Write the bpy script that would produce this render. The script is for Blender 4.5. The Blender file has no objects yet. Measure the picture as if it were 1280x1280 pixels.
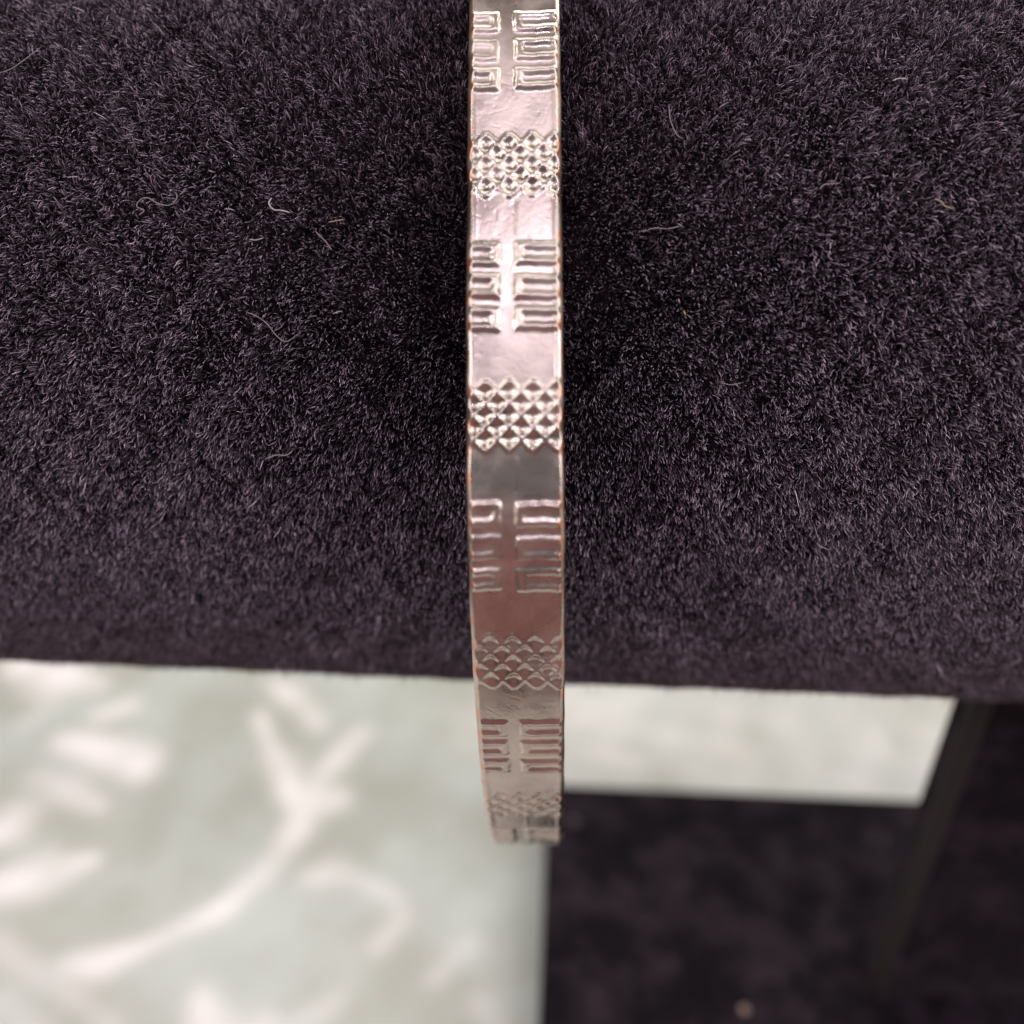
import bpy, math, random
import numpy as np
from mathutils import Vector

rng = np.random.default_rng(7)
random.seed(7)
scene = bpy.context.scene

# ------------------------------------------------------------------ units
# W = width of the bangle's metal strip in metres; everything is laid out in it
W = 0.0055
ALPHA = math.radians(35.0)            # camera pitch below the horizontal
CA, SA = math.cos(ALPHA), math.sin(ALPHA)
BASE_T = 1.5                          # thickness of the stand's foot plate (W)
CAM_H = 22.30 + BASE_T                # camera height above the table (W)


def cw(x, q, z):
    """point given as right / down / depth of the camera (in W) -> world metres"""
    x, q, z = np.asarray(x, float), np.asarray(q, float), np.asarray(z, float)
    X = x
    Y = z * CA - q * SA
    Z = CAM_H - q * CA - z * SA
    return np.stack(np.broadcast_arrays(X, Y, Z), -1) * W


# ------------------------------------------------------------------ camera
cam = bpy.data.cameras.new('camera')
camo = bpy.data.objects.new('camera', cam)
scene.collection.objects.link(camo)
camo.location = (0, 0, CAM_H * W)
camo.rotation_euler = (math.pi / 2 - ALPHA, 0, 0)
cam.sensor_width = 36.0
cam.lens = 36.0
cam.clip_start = 0.002
cam.clip_end = 20.0
cam.dof.use_dof = True
cam.dof.focus_distance = 11.5 * W
cam.dof.aperture_fstop = 17.5
scene.camera = camo

# ------------------------------------------------------------------ world, lamps and added fills
world = bpy.data.worlds.new('World')
scene.world = world
world.use_nodes = True
bg = world.node_tree.nodes['Background']
bg.inputs[0].default_value = (1.0, 0.90, 0.88, 1)
bg.inputs[1].default_value = 0.06

FOCUS = Vector(cw(0, 0, 10.41).tolist())


def area_lamp(name, az, elev, dist, sx, sy, radiance, color, target=None):
    """az: 0 = from the camera's side, 90 = from the right, 180 = from behind"""
    t = Vector(target) if target is not None else FOCUS
    a, e = math.radians(az), math.radians(elev)
    d = Vector((math.sin(a) * math.cos(e), -math.cos(a) * math.cos(e), math.sin(e)))
    l = bpy.data.lights.new(name, 'AREA')
    l.shape = 'RECTANGLE'
    l.size, l.size_y = sx, sy
    l.energy = radiance * math.pi * sx * sy
    l.color = color
    o = bpy.data.objects.new(name, l)
    scene.collection.objects.link(o)
    o.location = t + d * dist
    o.rotation_euler = (-d).to_track_quat('-Z', 'Y').to_euler()
    return o


area_lamp('ceiling_panel_lamp', 0, 80, 0.90, 1.0, 0.62, 0.40, (1.0, 0.83, 0.87))
area_lamp("spot_lamp", 0, 67, 0.70, 0.035, 0.04, 110.0, (0.93, 0.80, 1.0))
area_lamp('spot_lamp', -34, 46, 0.70, 0.04, 0.04, 85.0, (0.98, 0.84, 1.0))
area_lamp('spot_lamp', 34, 46, 0.70, 0.04, 0.04, 85.0, (0.98, 0.84, 1.0))
area_lamp('added_side_fill', -64, 34, 0.80, 0.26, 0.44, 4.9, (1.0, 0.91, 0.94))  # added pair of side fills, no source there; brightens cloth and velvet
area_lamp('added_side_fill', 64, 34, 0.80, 0.26, 0.44, 5.2, (1.0, 0.91, 0.94))
area_lamp('added_side_spot', -92, 58, 0.80, 0.06, 0.06, 50.0, (1.0, 0.95, 0.90))  # added pair, put in to light the cloth in front
area_lamp('added_side_spot', 92, 58, 0.80, 0.06, 0.06, 50.0, (1.0, 0.95, 0.90))
area_lamp('added_dim_side_fill', -72, 2, 0.60, 0.34, 0.40, 0.55, (1.0, 0.80, 0.76))  # added dim pair that lightens the sideways slopes of the stamps
area_lamp('added_dim_side_fill', 72, 2, 0.60, 0.34, 0.40, 0.55, (1.0, 0.80, 0.76))
area_lamp('added_back_fill', 165, 40, 0.95, 1.3, 0.62, 4.0, (1.0, 0.965, 0.92))  # added fill from behind to brighten the cloth
area_lamp('red_shirt_fill', 0, -10, 0.34, 0.50, 0.30, 0.23, (1.0, 0.36, 0.36))  # added glow standing in for a red shirt mirrored in the metal
area_lamp('grey_phone_fill', 0, 30, 0.45, 0.30, 0.13, 0.18, (0.88, 0.88, 1.0))  # added glow in place of the grey phone the metal reflects

# ------------------------------------------------------------------ colour management
scene.view_settings.view_transform = 'Standard'
scene.view_settings.look = 'None'
scene.view_settings.exposure = 0.0
scene.view_settings.gamma = 1.0
scene.render.engine = 'CYCLES'
scene.cycles.max_bounces = 4
scene.cycles.diffuse_bounces = 2
scene.cycles.glossy_bounces = 3
scene.cycles_curves.shape = 'RIBBONS'


# ------------------------------------------------------------------ material helpers
def new_mat(name):
    m = bpy.data.materials.new(name)
    m.use_nodes = True
    nt = m.node_tree
    return m, nt, nt.nodes['Principled BSDF']


def node(nt, typ, **kw):
    n = nt.nodes.new(typ)
    for k, v in kw.items():
        setattr(n, k, v)
    return n


def mix_rgb(nt, fac, a, b):
    n = nt.nodes.new('ShaderNodeMix')
    n.data_type = 'RGBA'
    for sock, v in ((n.inputs[0], fac), (n.inputs[6], a), (n.inputs[7], b)):
        if isinstance(v, (int, float)):
            sock.default_value = v
        elif isinstance(v, tuple):
            sock.default_value = (*v, 1)
        else:
            nt.links.new(v, sock)
    return n.outputs[2]


def noise(nt, coord, scale, detail=3.0, rough=0.5):
    n = node(nt, 'ShaderNodeTexNoise')
    n.inputs['Scale'].default_value = scale
    n.inputs['Detail'].default_value = detail
    n.inputs['Roughness'].default_value = rough
    nt.links.new(coord, n.inputs['Vector'])
    return n.outputs[0]


def ramp(nt, fac, lo, hi, v0=0.0, v1=1.0):
    n = node(nt, 'ShaderNodeMapRange', interpolation_type='SMOOTHSTEP')
    n.inputs[1].default_value, n.inputs[2].default_value = lo, hi
    n.inputs[3].default_value, n.inputs[4].default_value = v0, v1
    nt.links.new(fac, n.inputs[0])
    return n.outputs[0]


def math_node(nt, op, a, b):
    n = node(nt, 'ShaderNodeMath', operation=op)
    for s, v in zip(n.inputs, (a, b)):
        if isinstance(v, (int, float)):
            s.default_value = v
        else:
            nt.links.new(v, s)
    return n.outputs[0]


# black velvet backing (stand body under the pile, foot plate, post)
def make_velvet():
    m, nt, p = new_mat('black_velvet')
    c = node(nt, 'ShaderNodeTexCoord').outputs['Object']
    n1 = noise(nt, c, 150, 5, 0.7)
    col = mix_rgb(nt, ramp(nt, n1, 0.40, 0.68), (0.003, 0.002, 0.004), (0.030, 0.020, 0.027))
    nt.links.new(col, p.inputs['Base Color'])
    p.inputs['Roughness'].default_value = 0.85
    p.inputs['Specular IOR Level'].default_value = 0.1
    p.inputs['Sheen Weight'].default_value = 0.12
    p.inputs['Sheen Roughness'].default_value = 0.5
    p.inputs['Sheen Tint'].default_value = (0.55, 0.46, 0.56, 1)
    b = node(nt, 'ShaderNodeBump')
    b.inputs['Strength'].default_value = 0.6
    b.inputs['Distance'].default_value = 0.0006
    nt.links.new(noise(nt, c, 1500, 3, 0.6), b.inputs['Height'])
    nt.links.new(b.outputs[0], p.inputs['Normal'])
    return m


def make_pile():
    m, nt, p = new_mat('velvet_pile')
    info = node(nt, 'ShaderNodeHairInfo')
    col = mix_rgb(nt, math_node(nt, 'POWER', info.outputs['Random'], 4.5), (0.011, 0.007, 0.012), (0.97, 0.78, 0.95))  # the few near-white fibres paint glints into the pile's colour
    nt.links.new(col, p.inputs['Base Color'])
    p.inputs['Roughness'].default_value = 0.36
    p.inputs['Specular IOR Level'].default_value = 0.5
    return m


def make_lint(name, col):
    m, nt, p = new_mat(name)
    p.inputs['Base Color'].default_value = (*col, 1)
    p.inputs['Roughness'].default_value = 0.5
    return m


def make_metal():
    m, nt, p = new_mat('worn_plated_copper')
    c = node(nt, 'ShaderNodeTexCoord').outputs['Object']
    at = node(nt, 'ShaderNodeAttribute', attribute_name='copper')
    n_f = noise(nt, c, 900, 4, 0.65)
    n_m = noise(nt, c, 260, 4, 0.6)
    silver = mix_rgb(nt, ramp(nt, n_m, 0.36, 0.66), (0.57, 0.495, 0.43), (0.75, 0.66, 0.57))
    cop = math_node(nt, 'ADD', at.outputs['Fac'], math_node(nt, 'MULTIPLY', math_node(nt, 'SUBTRACT', n_f, 0.5), 0.9))
    copf = ramp(nt, cop, 0.36, 0.95)
    col = mix_rgb(nt, copf, silver, (0.82, 0.44, 0.29))
    nt.links.new(col, p.inputs['Base Color'])
    p.inputs['Metallic'].default_value = 1.0
    r = ramp(nt, n_m, 0.3, 0.72, 0.22, 0.40)
    nt.links.new(r, p.inputs['Roughness'])
    b = node(nt, 'ShaderNodeBump')
    b.inputs['Strength'].default_value = 0.34
    b.inputs['Distance'].default_value = 0.00006
    h = math_node(nt, 'ADD', noise(nt, c, 750, 3, 0.55), math_node(nt, 'MULTIPLY', noise(nt, c, 3200, 2, 0.5), 0.25))
    nt.links.new(h, b.inputs['Height'])
    nt.links.new(b.outputs[0], p.inputs['Normal'])
    return m


def make_cloth():
    m, nt, p = new_mat('sage_damask')
    c = node(nt, 'ShaderNodeTexCoord').outputs['Object']
    at = node(nt, 'ShaderNodeAttribute', attribute_name='motif')
    n1 = noise(nt, c, 42, 3, 0.5)
    ground = mix_rgb(nt, ramp(nt, n1, 0.35, 0.65), (0.44, 0.452, 0.385), (0.56, 0.605, 0.555))
    col = mix_rgb(nt, at.outputs['Fac'], ground, (0.93, 0.89, 0.86))
    nt.links.new(col, p.inputs['Base Color'])
    r = ramp(nt, at.outputs['Fac'], 0, 1, 0.50, 0.30)
    nt.links.new(r, p.inputs['Roughness'])
    wv = node(nt, 'ShaderNodeTexWave', wave_type='BANDS', bands_direction='DIAGONAL')
    wv.inputs['Scale'].default_value = 900
    wv.inputs['Distortion'].default_value = 1.0
    nt.links.new(c, wv.inputs['Vector'])
    b = node(nt, 'ShaderNodeBump')
    b.inputs['Strength'].default_value = 0.15
    b.inputs['Distance'].default_value = 0.0001
    nt.links.new(wv.outputs['Fac'], b.inputs['Height'])
    nt.links.new(b.outputs[0], p.inputs['Normal'])
    return m


M_VELVET, M_PILE, M_METAL, M_CLOTH = make_velvet(), make_pile(), make_metal(), make_cloth()


# ------------------------------------------------------------------ mesh helpers
def mesh_np(name, verts, quads, mat, parent=None, attrs=None, smooth=True):
    verts = np.ascontiguousarray(verts, dtype=np.float32).reshape(-1, 3)
    quads = np.ascontiguousarray(quads, dtype=np.int32).reshape(-1, 4)
    me = bpy.data.meshes.new(name)
    me.vertices.add(len(verts))
    me.vertices.foreach_set('co', verts.ravel())
    me.loops.add(quads.size)
    me.loops.foreach_set('vertex_index', quads.ravel())
    me.polygons.add(len(quads))
    me.polygons.foreach_set('loop_start', np.arange(0, quads.size, 4, dtype=np.int32))
    me.polygons.foreach_set('loop_total', np.full(len(quads), 4, dtype=np.int32))
    me.update(calc_edges=True)
    me.validate()
    me.polygons.foreach_set('use_smooth', np.full(len(me.polygons), smooth, dtype=bool))
    for k, v in (attrs or {}).items():
        a = me.attributes.new(k, 'FLOAT', 'POINT')
        a.data.foreach_set('value', np.ascontiguousarray(v, dtype=np.float32).ravel())
    me.materials.append(mat)
    o = bpy.data.objects.new(name, me)
    scene.collection.objects.link(o)
    if parent is not None:
        o.parent = parent
    return o


def grid_quads(nu, nv, wrap_v=False):
    i = np.arange(nu - 1)[:, None]
    nj = nv if wrap_v else nv - 1
    j = np.arange(nj)[None, :]
    j2 = (j + 1) % nv
    a = i * nv + j
    b = i * nv + j2
    c = (i + 1) * nv + j2
    d = (i + 1) * nv + j
    return np.stack([a, b, c, d], -1).reshape(-1, 4)


def tag(o, label=None, cat=None, group=None, kind=None):
    if label: o['label'] = label
    if cat: o['category'] = cat
    if group: o['group'] = group
    if kind: o['kind'] = kind
    return o


def sstep(a, b, x):
    t = np.clip((x - a) / (b - a), 0, 1)
    return t * t * (3 - 2 * t)


def ray(px, py):
    """viewing direction of a pixel of the 1280 photo, unit world vector"""
    v = np.array([(px - 640) / 1280.0, (py - 640) / 1280.0, 1.0])
    d = cw(v[0], v[1], v[2]) - cw(0, 0, 0)
    return d / np.linalg.norm(d)


CAMP = cw(0, 0, 0)


def on_plane(px, py, z):
    d = ray(px, py)
    return CAMP + d * ((z - CAMP[2]) / d[2])


# ------------------------------------------------------------------ tablecloth
def build_cloth():
    x = np.linspace(-0.16, 0.20, 450)
    y = np.linspace(-0.045, 0.30, 430)
    X, Y = np.meshgrid(x, y, indexing='ij')
    F = np.zeros_like(X)

    def stroke(pts, width, k):
        """woven stroke through world points; width in metres, k its strength"""
        nonlocal F
        pts = np.asarray(pts, float)
        ws = np.asarray(width, float) if np.ndim(width) else np.full(len(pts), float(width))
        best = np.full(X.shape, 1e9)
        for a, b, wa, wb in zip(pts[:-1], pts[1:], ws[:-1], ws[1:]):
            ab = b - a
            t = np.clip(((X - a[0]) * ab[0] + (Y - a[1]) * ab[1]) / (ab @ ab + 1e-12), 0, 1)
            dist = np.hypot(X - a[0] - t * ab[0], Y - a[1] - t * ab[1]) / (wa + (wb - wa) * t)
            best = np.minimum(best, dist)
        F = np.maximum(F, k * (1 - sstep(0.0, 1.9, best)))

    def px(pts, width, k):
        P = [on_plane(a, b, 0.0)[:2] for a, b in pts]
        sc = np.linalg.norm(CAMP - np.array([*P[0], 0.0])) / 1280.0
        w = np.asarray(width, float) * sc * 0.5
        stroke(P, w, k)

    # leaves and stems that the photograph shows on the left
    px([(20, 832), (70, 842), (122, 852)], [30, 62, 26], 1.0)
    px([(60, 880), (30, 905)], [20, 16], .45)
    px([(121, 896), (164, 880)], [14, 24], .8)
    px([(76, 926), (130, 936), (176, 952)], [24, 40, 46], .95)
    px([(46, 972), (90, 988), (124, 1004)], [26, 34, 22], .55)
    px([(-14, 1044), (10, 1030), (22, 1018)], [40, 56, 30], 1.0)
    px([(-20, 1114), (50, 1092), (116, 1072)], [40, 50, 18], .9)
    px([(453, 915), (428, 940), (404, 965), (388, 1000), (371, 1033), (330, 1090), (273, 1139), (218, 1164), (172, 1188)],
       [26, 28, 26, 34, 30, 26, 24, 15, 18], .85)
    px([(180, 1184), (130, 1204), (84, 1204)], [18, 36, 22], .95)
    px([(322, 890), (338, 930), (352, 950), (374, 1022)], [14, 18, 36, 22], .8)
    px([(335, 848), (368, 868), (394, 902)], [14, 34, 22], .8)
    px([(408, 1005), (418, 990), (426, 998)], [30, 38, 26], .75)
    px([(382, 1094), (412, 1088), (446, 1094)], [20, 36, 20], .55)
    px([(455, 1100), (490, 1118), (503, 1145), (474, 1180)], [16, 18, 22, 26], .6)
    px([(588, 1176), (572, 1200), (545, 1222)], [20, 26, 18], .5)
    px([(-10, 1180), (60, 1220), (140, 1290)], [30, 24, 24], .4)
    px([(0, 1250), (60, 1290)], [26, 26], .4)
    px([(600, 1250), (625, 1300)], [26, 26], .35)
    px([(420, 1250), (350, 1290)], [24, 30], .35)
    # strip behind the stand
    px([(690, 890), (950, 915), (1220, 930)], [190, 190, 190], .5)  # broad pale wash, paints in the brighter light falling here
    px([(720, 905), (760, 880), (820, 865)], [30, 60, 40], .7)
    px([(720, 930), (790, 950)], [36, 40], .55)
    px([(1092, 912), (1106, 934)], [22, 26], 1.0)
    px([(1050, 965), (1090, 975)], [22, 24], .6)
    px([(880, 870), (930, 880), (1010, 905)], [30, 40, 26], .45)
    px([(1120, 895), (1160, 885)], [30, 30], .4)
    px([(850, 935), (930, 940)], [26, 34], .35)
    # unseen weave, made denser and larger to brighten the bangle's reflection
    r = random.Random(3)
    for _ in range(420):
        cx, cy = r.uniform(-.15, .19), r.uniform(-.05, .29)
        p = np.array([cx, cy, 0.0])
        v = p - CAMP
        zc = v[1] * CA - v[2] * SA
        if zc > 0.02:
            u = 640 + 1280 * v[0] / zc
            w_ = 640 + 1280 * (-v[1] * SA - v[2] * CA) / zc
            if -120 < u < 1400 and -100 < w_ < 1400:
                continue
        a = r.uniform(0, 6.28)
        pts = []
        for k in range(5):
            pts.append((cx, cy))
            cx += math.cos(a) * .006; cy += math.sin(a) * .006
            a += r.uniform(-.5, .5)
        stroke(pts, [.0015, .004, .005, .0035, .0015], r.uniform(.5, 1))
    # loose float threads: the motif's edges feather and its sheen is uneven
    for _ in range(2):
        for ax in (0, 1):
            F = .25 * np.roll(F, 1, ax) + .5 * F + .25 * np.roll(F, -1, ax)
    mott = 0
    q_ = random.Random(8)
    for _ in range(14):
        a = q_.uniform(0, 6.28); f = q_.uniform(150, 900)
        mott = mott + np.sin((X * math.cos(a) + Y * math.sin(a)) * f + q_.uniform(0, 6.28)) / 3.5
    F = np.clip(F * (1.0 + .15 * mott) + .035 * mott, 0, 1)
    Z = -0.00035 * (1 + np.sin(X * 140 + 1.0 + 2 * np.sin(Y * 60)) * np.sin(Y * 110 + 1.5 * np.sin(X * 50)))
    V = np.stack([X, Y, Z], -1)
    q = grid_quads(len(x), len(y))[:, ::-1]
    o = mesh_np('tablecloth', V, q, M_CLOTH, attrs={'motif': F})
    tag(o, 'pale sage green damask tablecloth with cream woven leaves under the stand', 'tablecloth')
    return o


build_cloth()

# ------------------------------------------------------------------ velvet display stand
YAW = math.radians(3.2)
AX = np.array([math.cos(YAW), -math.sin(YAW), 0.0])      # along the bar
DP = np.array([math.sin(YAW), math.cos(YAW), 0.0])       # level, away from the viewer
UP = np.array([0, 0, 1.0])
BR = 5.53 * W                                            # bar radius without its pile
PILE = 0.088 * W
BC = cw(0, -2.95, 16.72)                                 # bar axis at x = 0
X0, X1 = -9.0 * W, 32.0 * W

stand = bpy.data.objects.new('display_stand', None)
scene.collection.objects.link(stand)
tag(stand, 'black velvet bracelet display stand with thick round bar on a post and flat foot', 'display stand')


def build_bar():
    nu, nv = 120, 96
    # rounded ends
    rr, xs = [], []
    e = 0.5 * W
    for k in range(7):
        t = math.pi / 2 * k / 6
        xs.append(X0 + e * (1 - math.sin(t))); rr.append(BR - e * (1 - math.cos(math.pi / 2 - t)) if False else BR - e + e * math.cos(math.pi / 2 - t))
    xs = [X0 + e * (1 - math.cos(math.pi / 2 * k / 6)) for k in range(7)]
    rr = [BR - e + e * math.sin(math.pi / 2 * k / 6) for k in range(7)]
    xs = [X0] + xs + list(np.linspace(X0 + 2 * e, X1 - 2 * e, nu)) + [X1 - e * (1 - math.cos(math.pi / 2 * k / 6)) for k in range(6, -1, -1)] + [X1]
    rr = [1e-5] + rr + [BR] * nu + [BR - e + e * math.sin(math.pi / 2 * k / 6) for k in range(6, -1, -1)] + [1e-5]
    xs, rr = np.array(xs), np.array(rr)
    t = np.linspace(0, 2 * np.pi, nv, endpoint=False)
    P = BC + xs[:, None, None] * AX + rr[:, None, None] * (np.cos(t)[None, :, None] * (-DP) + np.sin(t)[None, :, None] * UP)
    return mesh_np('bar', P, grid_quads(len(xs), nv, True), M_VELVET, stand)


bar = build_bar()


def rounded_box(name, c, hx, hy, hz, r, parent, taper=1.0, flare=0.0):
    """box with rounded vertical and horizontal edges, its axes along AX / DP / UP"""
    ns = 6
    prof = []
    for k in range(ns + 1):
        a = -math.pi / 2 + math.pi / 2 * k / ns
        prof.append((-(r - r * math.cos(a)), -hz + r + r * math.sin(a)))
    for k in range(1, 12):
        prof.append((0.0, -hz + r + (2 * hz - 2 * r) * k / 12))
    for k in range(ns + 1):
        a = math.pi / 2 * k / ns
        prof.append((-(r - r * math.cos(a)), hz - r + r * math.sin(a)))
    corner = [(sx, sy, a0) for sx, sy, a0 in ((1, 1, 0), (-1, 1, 90), (-1, -1, 180), (1, -1, 270))]
    rows = []
    full = [(-1e9, prof[0][1])] + prof + [(-1e9, prof[-1][1])]
    for off, zz in full:
        row = []
        for sx, sy, a0 in corner:
            for k in range(ns + 1):
                a = math.radians(a0 + 90 * k / ns)
                if off < -1e8:
                    row.append((0, 0, zz))
                else:
                    ro = r + off
                    row.append((sx * (hx - r) + ro * math.cos(a), sy * (hy - r) + ro * math.sin(a), zz))
        rows.append(row)
    R = np.array(rows)
    P = c + R[..., 0:1] * AX + R[..., 1:2] * DP + R[..., 2:3] * UP
    return mesh_np(name, P, grid_quads(len(full), R.shape[1], True), M_VELVET, parent)


# post: its front left edge stands at (7.97, 10.97, 23.2) W from the camera
foot = cw(8.12, 10.97, 23.2)
post_hx, post_hy = 4.2 * W, 0.5 * W
z_top = BC[2]
pc = foot + AX * post_hx + DP * post_hy
pc[2] = (foot[2] + z_top) / 2
post = rounded_box('post', pc, post_hx, post_hy, (z_top - foot[2]) / 2 - 0.002 * W, 0.28 * W, stand)

M_LIT_EDGE, _nt, _p = new_mat('lit_velvet_edge')  # paler tone paints in the light caught by the post's edge
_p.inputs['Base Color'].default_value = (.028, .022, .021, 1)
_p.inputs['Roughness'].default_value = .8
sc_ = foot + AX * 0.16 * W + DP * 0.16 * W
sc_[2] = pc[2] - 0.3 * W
ridge_line = rounded_box('lit_edge_strip', sc_, .19 * W, .19 * W, (z_top - foot[2]) / 2 - 0.4 * W, 0.15 * W, post)  # added strip that draws the post's edge as lit
ridge_line.data.materials[0] = M_LIT_EDGE

# foot plate: its back left corner is seen beside the bangle's lowest edge
back_left = on_plane(684, 976, foot[2])
rel = foot - back_left
px_ = abs(rel @ AX)
plate_hx = 11.0 * W
plate_hy = 6.5 * W
pl_c = back_left + AX * plate_hx - DP * plate_hy
pl_c[2] = foot[2] / 2
plate = rounded_box('foot_plate', pl_c, plate_hx, plate_hy, foot[2] / 2 - 0.00005, 0.22 * W, stand)


# pile: fibres standing on the cloth of the bar
def build_pile():
    xa, xb = -8.6 * W, 11.0 * W
    ta, tb = math.radians(-105), math.radians(115)      # 0 = level towards the viewer
    area = (xb - xa) * BR * (tb - ta)
    n = int(area * 1e6 * 95)
    u = rng.uniform(xa, xb, n)
    t = rng.uniform(ta, tb, n)
    # fibres lean in loose tufts
    def field(fx, ft, ph):
        return np.sin(u * fx + ph) * np.cos(t * ft + ph * 1.7)
    lean_x = 0.28 * (field(900, 22, .3) + field(2300, 47, 1.1) + field(4300, 90, 2.4)) + rng.normal(0, .42, n)
    lean_t = -0.35 + 0.28 * (field(1100, 26, 2.0) + field(2700, 60, .7) + field(4700, 80, 3.9)) + rng.normal(0, .42, n)
    L = PILE * rng.uniform(.75, 1.25, n) * (1 + .25 * field(700, 15, 4.0))
    stray = rng.random(n) < 0.006
    L = np.where(stray, L * rng.uniform(1.4, 2.3, n), L)
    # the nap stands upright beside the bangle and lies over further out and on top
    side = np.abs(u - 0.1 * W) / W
    nap = .36 + .74 * sstep(.5, 4.6, side) + .40 * sstep(.3, .95, t)  # upright nap shapes in the phone's shadow, leaning nap the lighter parts
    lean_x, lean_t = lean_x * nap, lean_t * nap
    nr = np.cos(t)[:, None] * (-DP) + np.sin(t)[:, None] * UP
    tg = -np.sin(t)[:, None] * (-DP) + np.cos(t)[:, None] * UP
    root = BC + u[:, None] * AX + (BR - 0.00002) * nr
    d1 = nr + 0.35 * (lean_x[:, None] * AX + lean_t[:, None] * tg)
    d2 = nr * 0.85 + (lean_x[:, None] * AX + lean_t[:, None] * tg) * 0.85
    d1 /= np.linalg.norm(d1, axis=1)[:, None]
    d2 /= np.linalg.norm(d2, axis=1)[:, None]
    p1 = root + d1 * (L * .55)[:, None]
    p2 = p1 + d2 * (L * .6)[:, None]
    P = np.stack([root, p1, p2], 1).astype(np.float32)
    cv = bpy.data.hair_curves.new('pile')
    cv.add_curves([3] * n)
    cv.position_data.foreach_set('vector', P.ravel())
    r0 = 0.000022 * rng.uniform(.7, 1.3, n)
    R = np.stack([r0, r0 * .95, r0 * .45], 1).astype(np.float32)
    a = cv.attributes.get('radius') or cv.attributes.new('radius', 'FLOAT', 'POINT')
    a.data.foreach_set('value', R.ravel())
    cv.materials.append(M_PILE)
    o = bpy.data.objects.new('pile', cv)
    scene.collection.objects.link(o)
    o.parent = bar
    o['kind'] = 'stuff'
    return o


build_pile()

# ------------------------------------------------------------------ bangle
e_q = np.array([0.007, 1.0, 0.0]); e_q /= np.linalg.norm(e_q)
e_d = np.array([0.037, 0.0, 1.0]); e_d /= np.linalg.norm(e_d)
e_x = np.cross(e_q, e_d)
C0 = np.array([0.034, 0.0, 10.41])

ctrl = np.array([(-5.62, .82), (-3.73, .437), (-2.355, .167), (-.65, 0.0), (.33, .10), (1.37, .53), (2.34, 1.12), (3.57, 2.27),
                 (4.57, 3.85), (5.15, 6.0), (4.9, 8.3), (3.7, 10.4), (1.7, 11.8), (-.8, 12.5), (-3.4, 12.6), (-6.0, 11.6),
                 (-8.1, 9.6), (-9.15, 7.2), (-9.1, 4.7), (-8.0, 2.6), (-7.0, 1.55)])


def closed_profile():
    n = len(ctrl)
    out = []
    for i in range(n):
        p0, p1, p2, p3 = ctrl[i - 1], ctrl[i], ctrl[(i + 1) % n], ctrl[(i + 2) % n]
        t0 = 0.0
        t1 = t0 + np.linalg.norm(p1 - p0) ** .5
        t2 = t1 + np.linalg.norm(p2 - p1) ** .5
        t3 = t2 + np.linalg.norm(p3 - p2) ** .5
        for t in np.linspace(t1, t2, 60, endpoint=False):
            a1 = (t1 - t) / (t1 - t0) * p0 + (t - t0) / (t1 - t0) * p1
            a2 = (t2 - t) / (t2 - t1) * p1 + (t - t1) / (t2 - t1) * p2
            a3 = (t3 - t) / (t3 - t2) * p2 + (t - t2) / (t3 - t2) * p3
            b1 = (t2 - t) / (t2 - t0) * a1 + (t - t0) / (t2 - t0) * a2
            b2 = (t3 - t) / (t3 - t1) * a2 + (t - t1) / (t3 - t1) * a3
            out.append((t2 - t) / (t2 - t1) * b1 + (t - t1) / (t2 - t1) * b2)
    P = np.array(out)
    N = 4000
    for it in range(2):
        Q = np.vstack([P, P[:1]])
        s = np.concatenate([[0], np.cumsum(np.linalg.norm(np.diff(Q, axis=0), axis=1))])
        tt = np.linspace(0, s[-1], N, endpoint=False)
        P = np.stack([np.interp(tt, s, Q[:, k]) for k in (0, 1)], 1)
        if it == 0:
            step = s[-1] / N
            kk = np.fft.fftfreq(N, step) * 2 * np.pi
            G = np.exp(-.5 * (kk * .42) ** 2)
            P = np.stack([np.fft.ifft(np.fft.fft(P[:, k]) * G).real for k in (0, 1)], 1)
    return P, s[-1]


PROF, PERIM = closed_profile()
NP_ = len(PROF)
i0 = int(np.argmin(np.hypot(PROF[:, 0] + .65, PROF[:, 1])))
PROF = np.roll(PROF, -i0, axis=0)                    # s = 0 faces the viewer, s grows downwards
DS = PERIM / NP_
TAN = (np.roll(PROF, -1, 0) - np.roll(PROF, 1, 0))
TAN /= np.linalg.norm(TAN, axis=1)[:, None]
NRM = np.stack([TAN[:, 1], -TAN[:, 0]], 1)           # outwards


def at_s(s):
    f = (np.asarray(s) / DS) % NP_
    i = f.astype(int) % NP_
    w = (f - np.floor(f))[:, None]
    j = (i + 1) % NP_
    p = PROF[i] * (1 - w) + PROF[j] * w
    n = NRM[i] * (1 - w) + NRM[j] * w
    return p, n / np.linalg.norm(n, axis=1)[:, None]


def place(p, n, x, h):
    """profile point + normal, lateral x, height h (all W) -> world"""
    pq = p[:, None, 0] + n[:, None, 0] * h
    pd = p[:, None, 1] + n[:, None, 1] * h
    v = C0 + x[..., None] * e_x + pq[..., None] * e_q + pd[..., None] * e_d
    return cw(v[..., 0], v[..., 1], v[..., 2])


PER = 1.36
THICK = 0.24
RIM = 0.055
RIDGE = 0.026


def wob(a, seed):
    r = np.random.default_rng(seed)
    o = 0
    for k in range(5):
        o = o + np.sin(a * r.uniform(1.5, 14) + r.uniform(0, 6.28)) / (k + 1.5)
    return o


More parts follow.
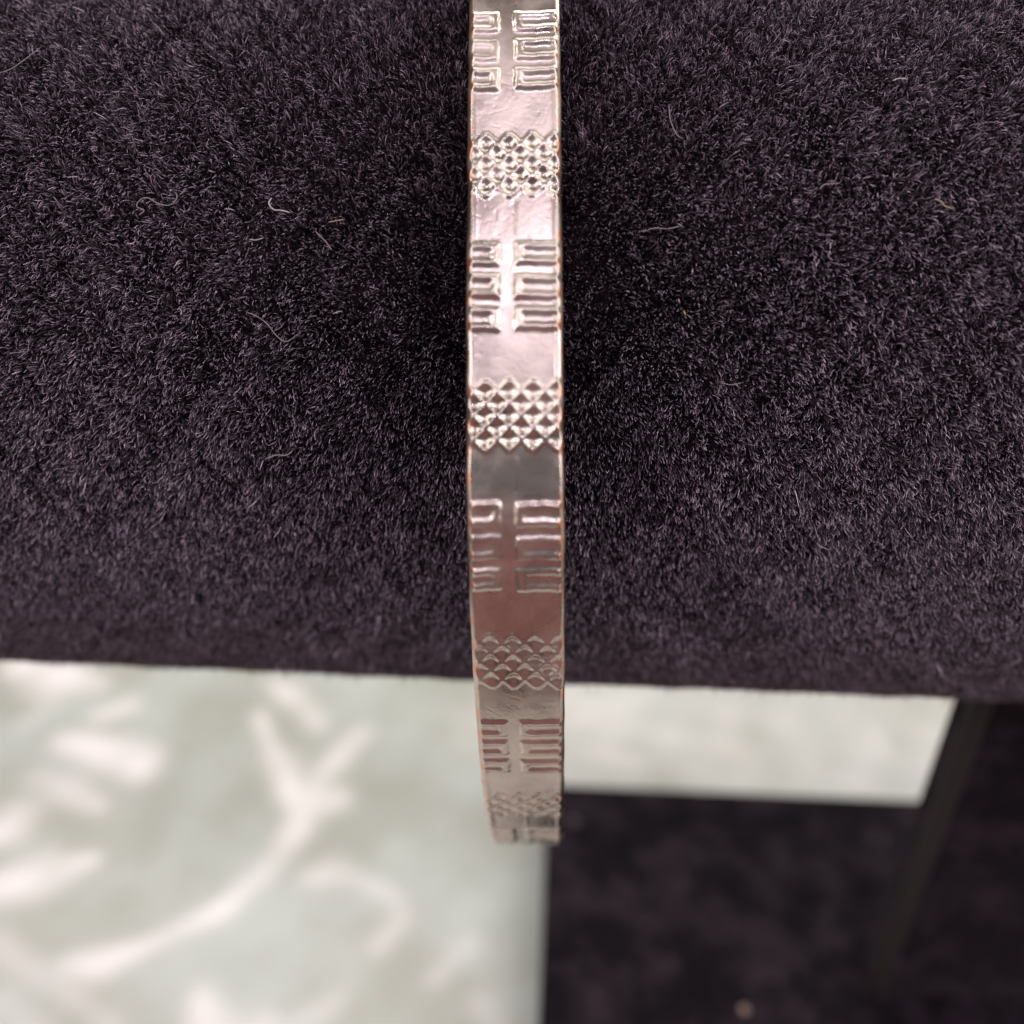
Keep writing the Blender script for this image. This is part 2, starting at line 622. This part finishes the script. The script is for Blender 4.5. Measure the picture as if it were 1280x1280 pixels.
def fret_height(x, s, seed):
    """three pairs of raised U-shaped bars either side of a plain spine; s = 0 is the middle"""
    h = np.zeros_like(x)
    r = np.random.default_rng(seed)
    soft = .026
    for side in (-1, 1):
        for k in (-1, 0, 1):
            c = k * .352 + r.normal(0, .005)
            hh = .150 + r.normal(0, .003)
            inner = -.128 if side < 0 else -.022
            inner += r.normal(0, .006)
            dx = (inner - x) if side < 0 else (x - inner)      # distance outwards from the spine
            ds = hh - np.abs(s - c)
            rad = .05
            # rounded outer corner
            ex, es = np.maximum(rad - dx, 0), np.maximum(rad - ds, 0)
            outer = np.where((ex > 0) & (es > 0), rad - np.hypot(ex, es), np.minimum(dx, ds))
            di, dsi = dx - .095, (hh - .088) - np.abs(s - c)
            ri = .045
            ei, esi = np.maximum(ri - di, 0), np.maximum(ri - dsi, 0)
            inn = np.where((ei > 0) & (esi > 0), ri - np.hypot(ei, esi), np.minimum(di, dsi))
            amp = RIDGE * (1 + .12 * r.normal())
            h = np.maximum(h, amp * sstep(0, soft * 2.2, outer) * (1 - .92 * sstep(-soft, soft * 1.6, inn)))
    return h


def lattice_height(x, s, seed):
    r = np.random.default_rng(seed)
    a, b, x0 = .245, .243, -.055
    u = (x - x0) / a + s / b
    v = (x - x0) / a - s / b
    iu, iv = np.round(u), np.round(v)
    row = iu - iv
    du, dv = u - iu, v - iv
    tu, tv = .5 - np.abs(du), .5 - np.abs(dv)
    t = np.minimum(tu, tv)
    jit = 1 + .16 * np.sin(iu * 12.9 + iv * 78.2 + seed)
    inside = np.abs(row) <= 2
    egg = np.cos(np.pi * du) * np.cos(np.pi * dv)
    pit = np.clip((egg - .10) / .90, 0, 1) ** .8
    dome = .019 * (1 - pit) - .020 * jit * pit
    # outside: the outermost ridge of the net falls off to the plain metal
    big = np.full_like(x, 9.0)
    dist = np.where(row == 3, np.minimum(.5 + du, .5 - dv), np.where(row == -3, np.minimum(.5 - du, .5 + dv), big))
    out = np.where(dist > 8, 0, .019 * (1 - sstep(.03, .24, dist)))
    return np.where(inside, dome, out)


def rim_height(x, s):
    e = .5 - np.abs(x) + .010 * wob(s * 1.0 + np.sign(x) * 7, 11) * .5
    hr = .006 * np.exp(-((e - .06) / .03) ** 2)
    rnd = .06 * (1 - np.sqrt(np.clip(1 - np.clip((.065 - e) / .068, 0, 1) ** 2, 0, 1)))
    return hr - rnd


XS = np.concatenate([np.linspace(-.5, -.42, 12, endpoint=False), np.linspace(-.42, .42, 118, endpoint=False), np.linspace(.42, .5, 13)])


def soften(h, n):
    for _ in range(n):
        for ax in (0, 1):
            pad = [(2, 2) if k == ax else (0, 0) for k in (0, 1)]
            g = np.pad(h, pad, mode='edge')
            m = h.shape[ax]
            h = sum(w * np.take(g, np.arange(k, k + m), axis=ax) for k, w in enumerate((.1, .22, .36, .22, .1)))
    return h


def strip(name, s0, s1, kind, centre, seed, parent, fine):
    n = max(4, int(round((s1 - s0) / (.0085 if fine else .03))))
    s = np.linspace(s0, s1, n + 1)
    p, nr = at_s(s)
    xs = XS if fine else XS[::2]
    if not fine and xs[-1] != XS[-1]:
        xs = np.append(xs, XS[-1])
    X, S = np.meshgrid(xs, s, indexing='xy')
    X, S = np.broadcast_arrays(X, S)
    wx_ = X + .004 * np.sin(S * 23 + seed) + .003 * np.sin(S * 51 + X * 9)
    ws_ = S - centre + .005 * np.sin(X * 13 + seed * 2.1) + .003 * np.sin(X * 37 + S * 5)
    if kind == 'fret':
        h = soften(fret_height(wx_, ws_, seed), 1)
    elif kind == 'lattice':
        h = soften(lattice_height(wx_, ws_, seed), 1)
    else:
        h = np.zeros_like(X)
    inb = sstep(.478, .425, np.abs(X))
    strike = .90 + .16 * np.sin(S * 3.7 + seed) * np.cos(X * 4 + seed * 1.3) + .05 * np.sin(S * 11 + X * 8 + seed)
    relief = h * inb * strike
    r = np.random.default_rng(seed + 500)
    scr = np.zeros_like(X)
    for _ in range(int(9 * (s1 - s0) / .6)):
        cx, cs, an, ln = r.uniform(-.42, .42), r.uniform(s0, s1), r.normal(1.2, .7), r.uniform(.04, .22)
        ax_, as_ = math.cos(an), math.sin(an)
        al = (X - cx) * ax_ + (S - cs) * as_
        ac = -(X - cx) * as_ + (S - cs) * ax_
        scr = np.maximum(scr, r.uniform(.3, 1) * np.exp(-(ac / .008) ** 2) * (1 - sstep(ln * .6, ln, np.abs(al))))
    for _ in range(int(16 * (s1 - s0) / .6)):
        cx, cs, rr_ = r.uniform(-.42, .42), r.uniform(s0, s1), r.uniform(.008, .022)
        scr = np.maximum(scr, r.uniform(.3, 1.2) * np.exp(-((X - cx) ** 2 + (S - cs) ** 2) / rr_ ** 2))
    relief = relief - .0013 * scr * (1 if fine else 0)
    # hand-rolled strip: faint dents, the raised mid seam and dings
    broad = .003 * np.sin(S * 2.3) * np.cos(X * 3) + .0016 * np.sin(S * 6.1 + 1) * np.sin(X * 7 + 2) + .0007 * np.sin(S * 13 + .6) * np.sin(X * 16 + 1)
    ridge_line = .004 * np.exp(-((X - .02 - .006 * np.sin(S * 9)) / .012) ** 2) * (kind == 'plain') * (.5 + .5 * np.sin(S * 2.3 + 1))
    H = relief + broad + ridge_line + rim_height(X, S)
    # the copper shows on the rims, most at the ends of the stamps
    e = .5 - np.abs(X)
    cop = .8 * (1 - sstep(.040, .075, e)) * (.55 + .45 * wob(S * 1.7 + np.sign(X) * 3, 5))
    if kind != 'plain':
        cop = np.maximum(cop, .75 * (1 - sstep(.05, .10, e)) * (.5 + .5 * np.sin((S - centre) * 19)))
        cop = np.maximum(cop, .30 * sstep(-.005, -.03, relief))
    wx = X * (1 + .010 * wob(S * .8, 21) * np.abs(X))
    V = place(p, nr, wx, H)
    return mesh_np(name, V, grid_quads(len(s), len(xs)), M_METAL, parent, attrs={'copper': np.clip(cop, 0, 1)})


bangle = bpy.data.objects.new('bangle', None)
scene.collection.objects.link(bangle)
tag(bangle, 'narrow copper toned metal bangle stamped with fret and lattice motifs hanging over black velvet bar', 'bangle')


def build_bangle():
    # inner face and both side walls in one sheet
    n = 900
    s = np.linspace(0, PERIM, n + 1)[:-1]
    p, nr = at_s(s)
    cs = []
    E = .5
    hh0 = -.05 + 0.0
    r = .04
    prof = [(E, hh0)]
    prof += [(E, hh0 - (THICK - .05 - r) * k / 3) for k in range(1, 4)]
    prof += [(E - r + r * math.cos(a), -THICK + r - r * math.sin(a)) for a in np.linspace(.2, math.pi / 2, 5)]
    half = prof
    prof = half + [(.25, -THICK), (0, -THICK), (-.25, -THICK)] + [(-a, b) for a, b in reversed(half)]
    prof = np.array(prof)
    X = np.broadcast_to(prof[None, :, 0], (n, len(prof)))
    H = np.broadcast_to(prof[None, :, 1], (n, len(prof))).copy()
    S = np.broadcast_to(s[:, None], X.shape)
    e0 = rim_height(np.array([[.5, -.5]]) + 0 * s[:, None], np.stack([s, s], 1))
    broad = lambda xx: .003 * np.sin(s * 2.3) * np.cos(xx * 3) + .0016 * np.sin(s * 6.1 + 1) * np.sin(xx * 7 + 2) + .0007 * np.sin(s * 13 + .6) * np.sin(xx * 16 + 1)
    H[:, 0] = e0[:, 0] + broad(.5)
    H[:, -1] = e0[:, 1] + broad(-.5)
    wx = X * (1 + .010 * wob(S * .8, 21) * np.abs(X))
    V = place(p, nr, wx, H)
    V = np.concatenate([V, V[:1]], 0)
    cop = np.full(V.shape[:2], .45)
    cop[:, [0, -1]] = .7
    mesh_np('band', V, grid_quads(n + 1, len(prof)), M_METAL, bangle, attrs={'copper': cop})
    # outer face: alternating stamps with plain lengths between
    kmin, kmax = -8, 16
    half_f, half_l = .56, .41
    prev = None
    first = None
    for k in range(kmin, kmax + 1):
        c = -.33 + PER * k
        kind = 'lattice' if k % 2 == 0 else 'fret'
        hf = half_l if kind == 'lattice' else half_f
        a, b = c - hf, c + hf
        fine = -5 <= k <= 6
        if prev is not None:
            strip('plain_panel', prev, a, 'plain', 0, k, bangle, fine)
        else:
            first = a
        strip('lattice_stamp' if kind == 'lattice' else 'fret_stamp', a, b, kind, c, k + 40, bangle, fine)
        prev = b
    strip('plain_panel', prev, first + PERIM, 'plain', 0, 99, bangle, False)


build_bangle()


# ------------------------------------------------------------------ lint on the velvet
def on_bar(px, py, lift):
    d = ray(px, py)
    R = BR + lift
    o = CAMP - BC
    o2 = o - (o @ AX) * AX
    d2 = d - (d @ AX) * AX
    a, b, c = d2 @ d2, 2 * o2 @ d2, o2 @ o2 - R * R
    disc = max(b * b - 4 * a * c, 0)
    t = (-b - math.sqrt(disc)) / (2 * a)
    return CAMP + d * t


def tube(name, pts, rad, mat):
    pts = np.array(pts)
    # smooth the path
    n = len(pts)
    tt = np.linspace(0, n - 1, (n - 1) * 6 + 1)
    Q = []
    for t in tt:
        i = min(int(t), n - 2); f = t - i
        p0, p1, p2, p3 = pts[max(i - 1, 0)], pts[i], pts[i + 1], pts[min(i + 2, n - 1)]
        Q.append(.5 * ((2 * p1) + (p2 - p0) * f + (2 * p0 - 5 * p1 + 4 * p2 - p3) * f * f + (3 * p1 - p0 - 3 * p2 + p3) * f ** 3))
    Q = np.array(Q)
    T = np.gradient(Q, axis=0)
    T /= np.linalg.norm(T, axis=1)[:, None] + 1e-12
    A = np.cross(T, np.array([.3, -.7, .6])); A /= np.linalg.norm(A, axis=1)[:, None]
    B = np.cross(T, A)
    k = np.linspace(0, 2 * np.pi, 6, endpoint=False)
    rr = rad * np.clip(np.minimum(np.arange(len(Q)), np.arange(len(Q))[::-1]) / 2.0, .15, 1)
    V = Q[:, None] + rr[:, None, None] * (np.cos(k)[None, :, None] * A[:, None] + np.sin(k)[None, :, None] * B[:, None])
    return mesh_np(name, V, grid_quads(len(Q), 6, True), mat)


GREY = make_lint('grey_lint', (.34, .29, .31))
TAN_ = make_lint('tan_lint', (.48, .34, .26))
PALE = make_lint('pale_lint', (.62, .55, .54))
GOLD = make_lint('yellow_lint', (.50, .38, .10))
LINT = [
    (GREY, .9, [(174, 268), (180, 263), (171, 258), (175, 250), (184, 247), (193, 252), (203, 256), (213, 256), (221, 248), (220, 241)], 'S-curled grey lint thread on the velvet, upper left'),
    (PALE, 1.3, [(340, 247), (336, 254), (342, 262), (352, 263), (363, 266)], 'pale hooked lint thread left of the bangle, brightest on the bar'),
    (TAN_, 1.1, [(410, 278), (420, 276), (431, 274)], 'short straight tan lint bit just right of the pale hooked thread'),
    (GREY, 1.0, [(394, 289), (401, 296), (408, 303), (415, 313)], 'slanting grey lint thread below the short tan bit'),
    (GREY, .9, [(308, 390), (322, 396), (334, 405), (346, 420), (358, 427), (372, 418)], 'long drooping grey lint thread left of the bangle, mid height of the bar'),
    (GREY, 1.1, [(331, 574), (345, 569), (358, 569), (366, 563)], 'wavy grey lint thread low on the left half of the bar'),
    (GREY, .8, [(-4, 92), (14, 86), (34, 72), (52, 58)], 'long fine hair crossing the top left corner of the velvet'),
    (PALE, .9, [(311, 299), (320, 300), (330, 297)], 'short pale lint bit under the hooked thread'),
    (GREY, 1.0, [(808, 288), (820, 285), (834, 286), (853, 282)], 'level grey lint thread right of the bangle'),
    (TAN_, 1.2, [(1168, 248), (1176, 252), (1182, 258), (1193, 261)], 'kinked pinkish tan lint thread near the right edge'),
    (PALE, 1.1, [(1116, 101), (1124, 98), (1135, 99)], 'short pale lint bit at the upper right of the bar'),
    (GREY, 1.0, [(1024, 237), (1030, 231), (1038, 230), (1050, 229)], 'bent grey lint thread between the level thread and the tan one'),
    (GREY, .8, [(836, 130), (838, 150), (846, 168), (853, 173)], 'upright curved grey hair above the level thread on the right'),
    (GREY, .8, [(898, 476), (912, 481), (929, 478)], 'sagging grey lint thread right of the bangle, mid height of the bar'),
    (GOLD, 1.6, [(855, 388), (857, 395)], 'tiny yellow lint speck on the velvet right of the bangle'),
]
for mat, w, pts, label in LINT:
    m = PILE * 1.3
    P = [on_bar(a, b, m + .000015 * math.sin(i * 1.9)) for i, (a, b) in enumerate(pts)]
    o = tube('lint_thread', P, w * 0.000031, mat)
    tag(o, label, 'lint', 'lint caught on the velvet')


DUSK = make_lint('lilac_lint', (.13, .09, .13))
# two bits of fluff lying on the foot plate
for (a, b), rad, mat, label in (((716, 1028), .00034, DUSK, 'blurred lilac grey fluff on the foot plate beside the lowest edge of the bangle'),
                                ((932, 1262), .00026, TAN_, 'blurred tan fluff on the foot plate near the bottom of the picture')):
    c = on_plane(a, b, foot[2] + rad)
    q_ = random.Random(a)
    pts = [c + np.array([q_.uniform(-1, 1), q_.uniform(-1, 1), q_.uniform(-.8, .8)]) * rad * 2.2 * np.array([1, 1, .3]) for _ in range(9)]
    o = tube('fluff', pts, rad * .30, mat)
    tag(o, label, 'lint', 'lint caught on the velvet')
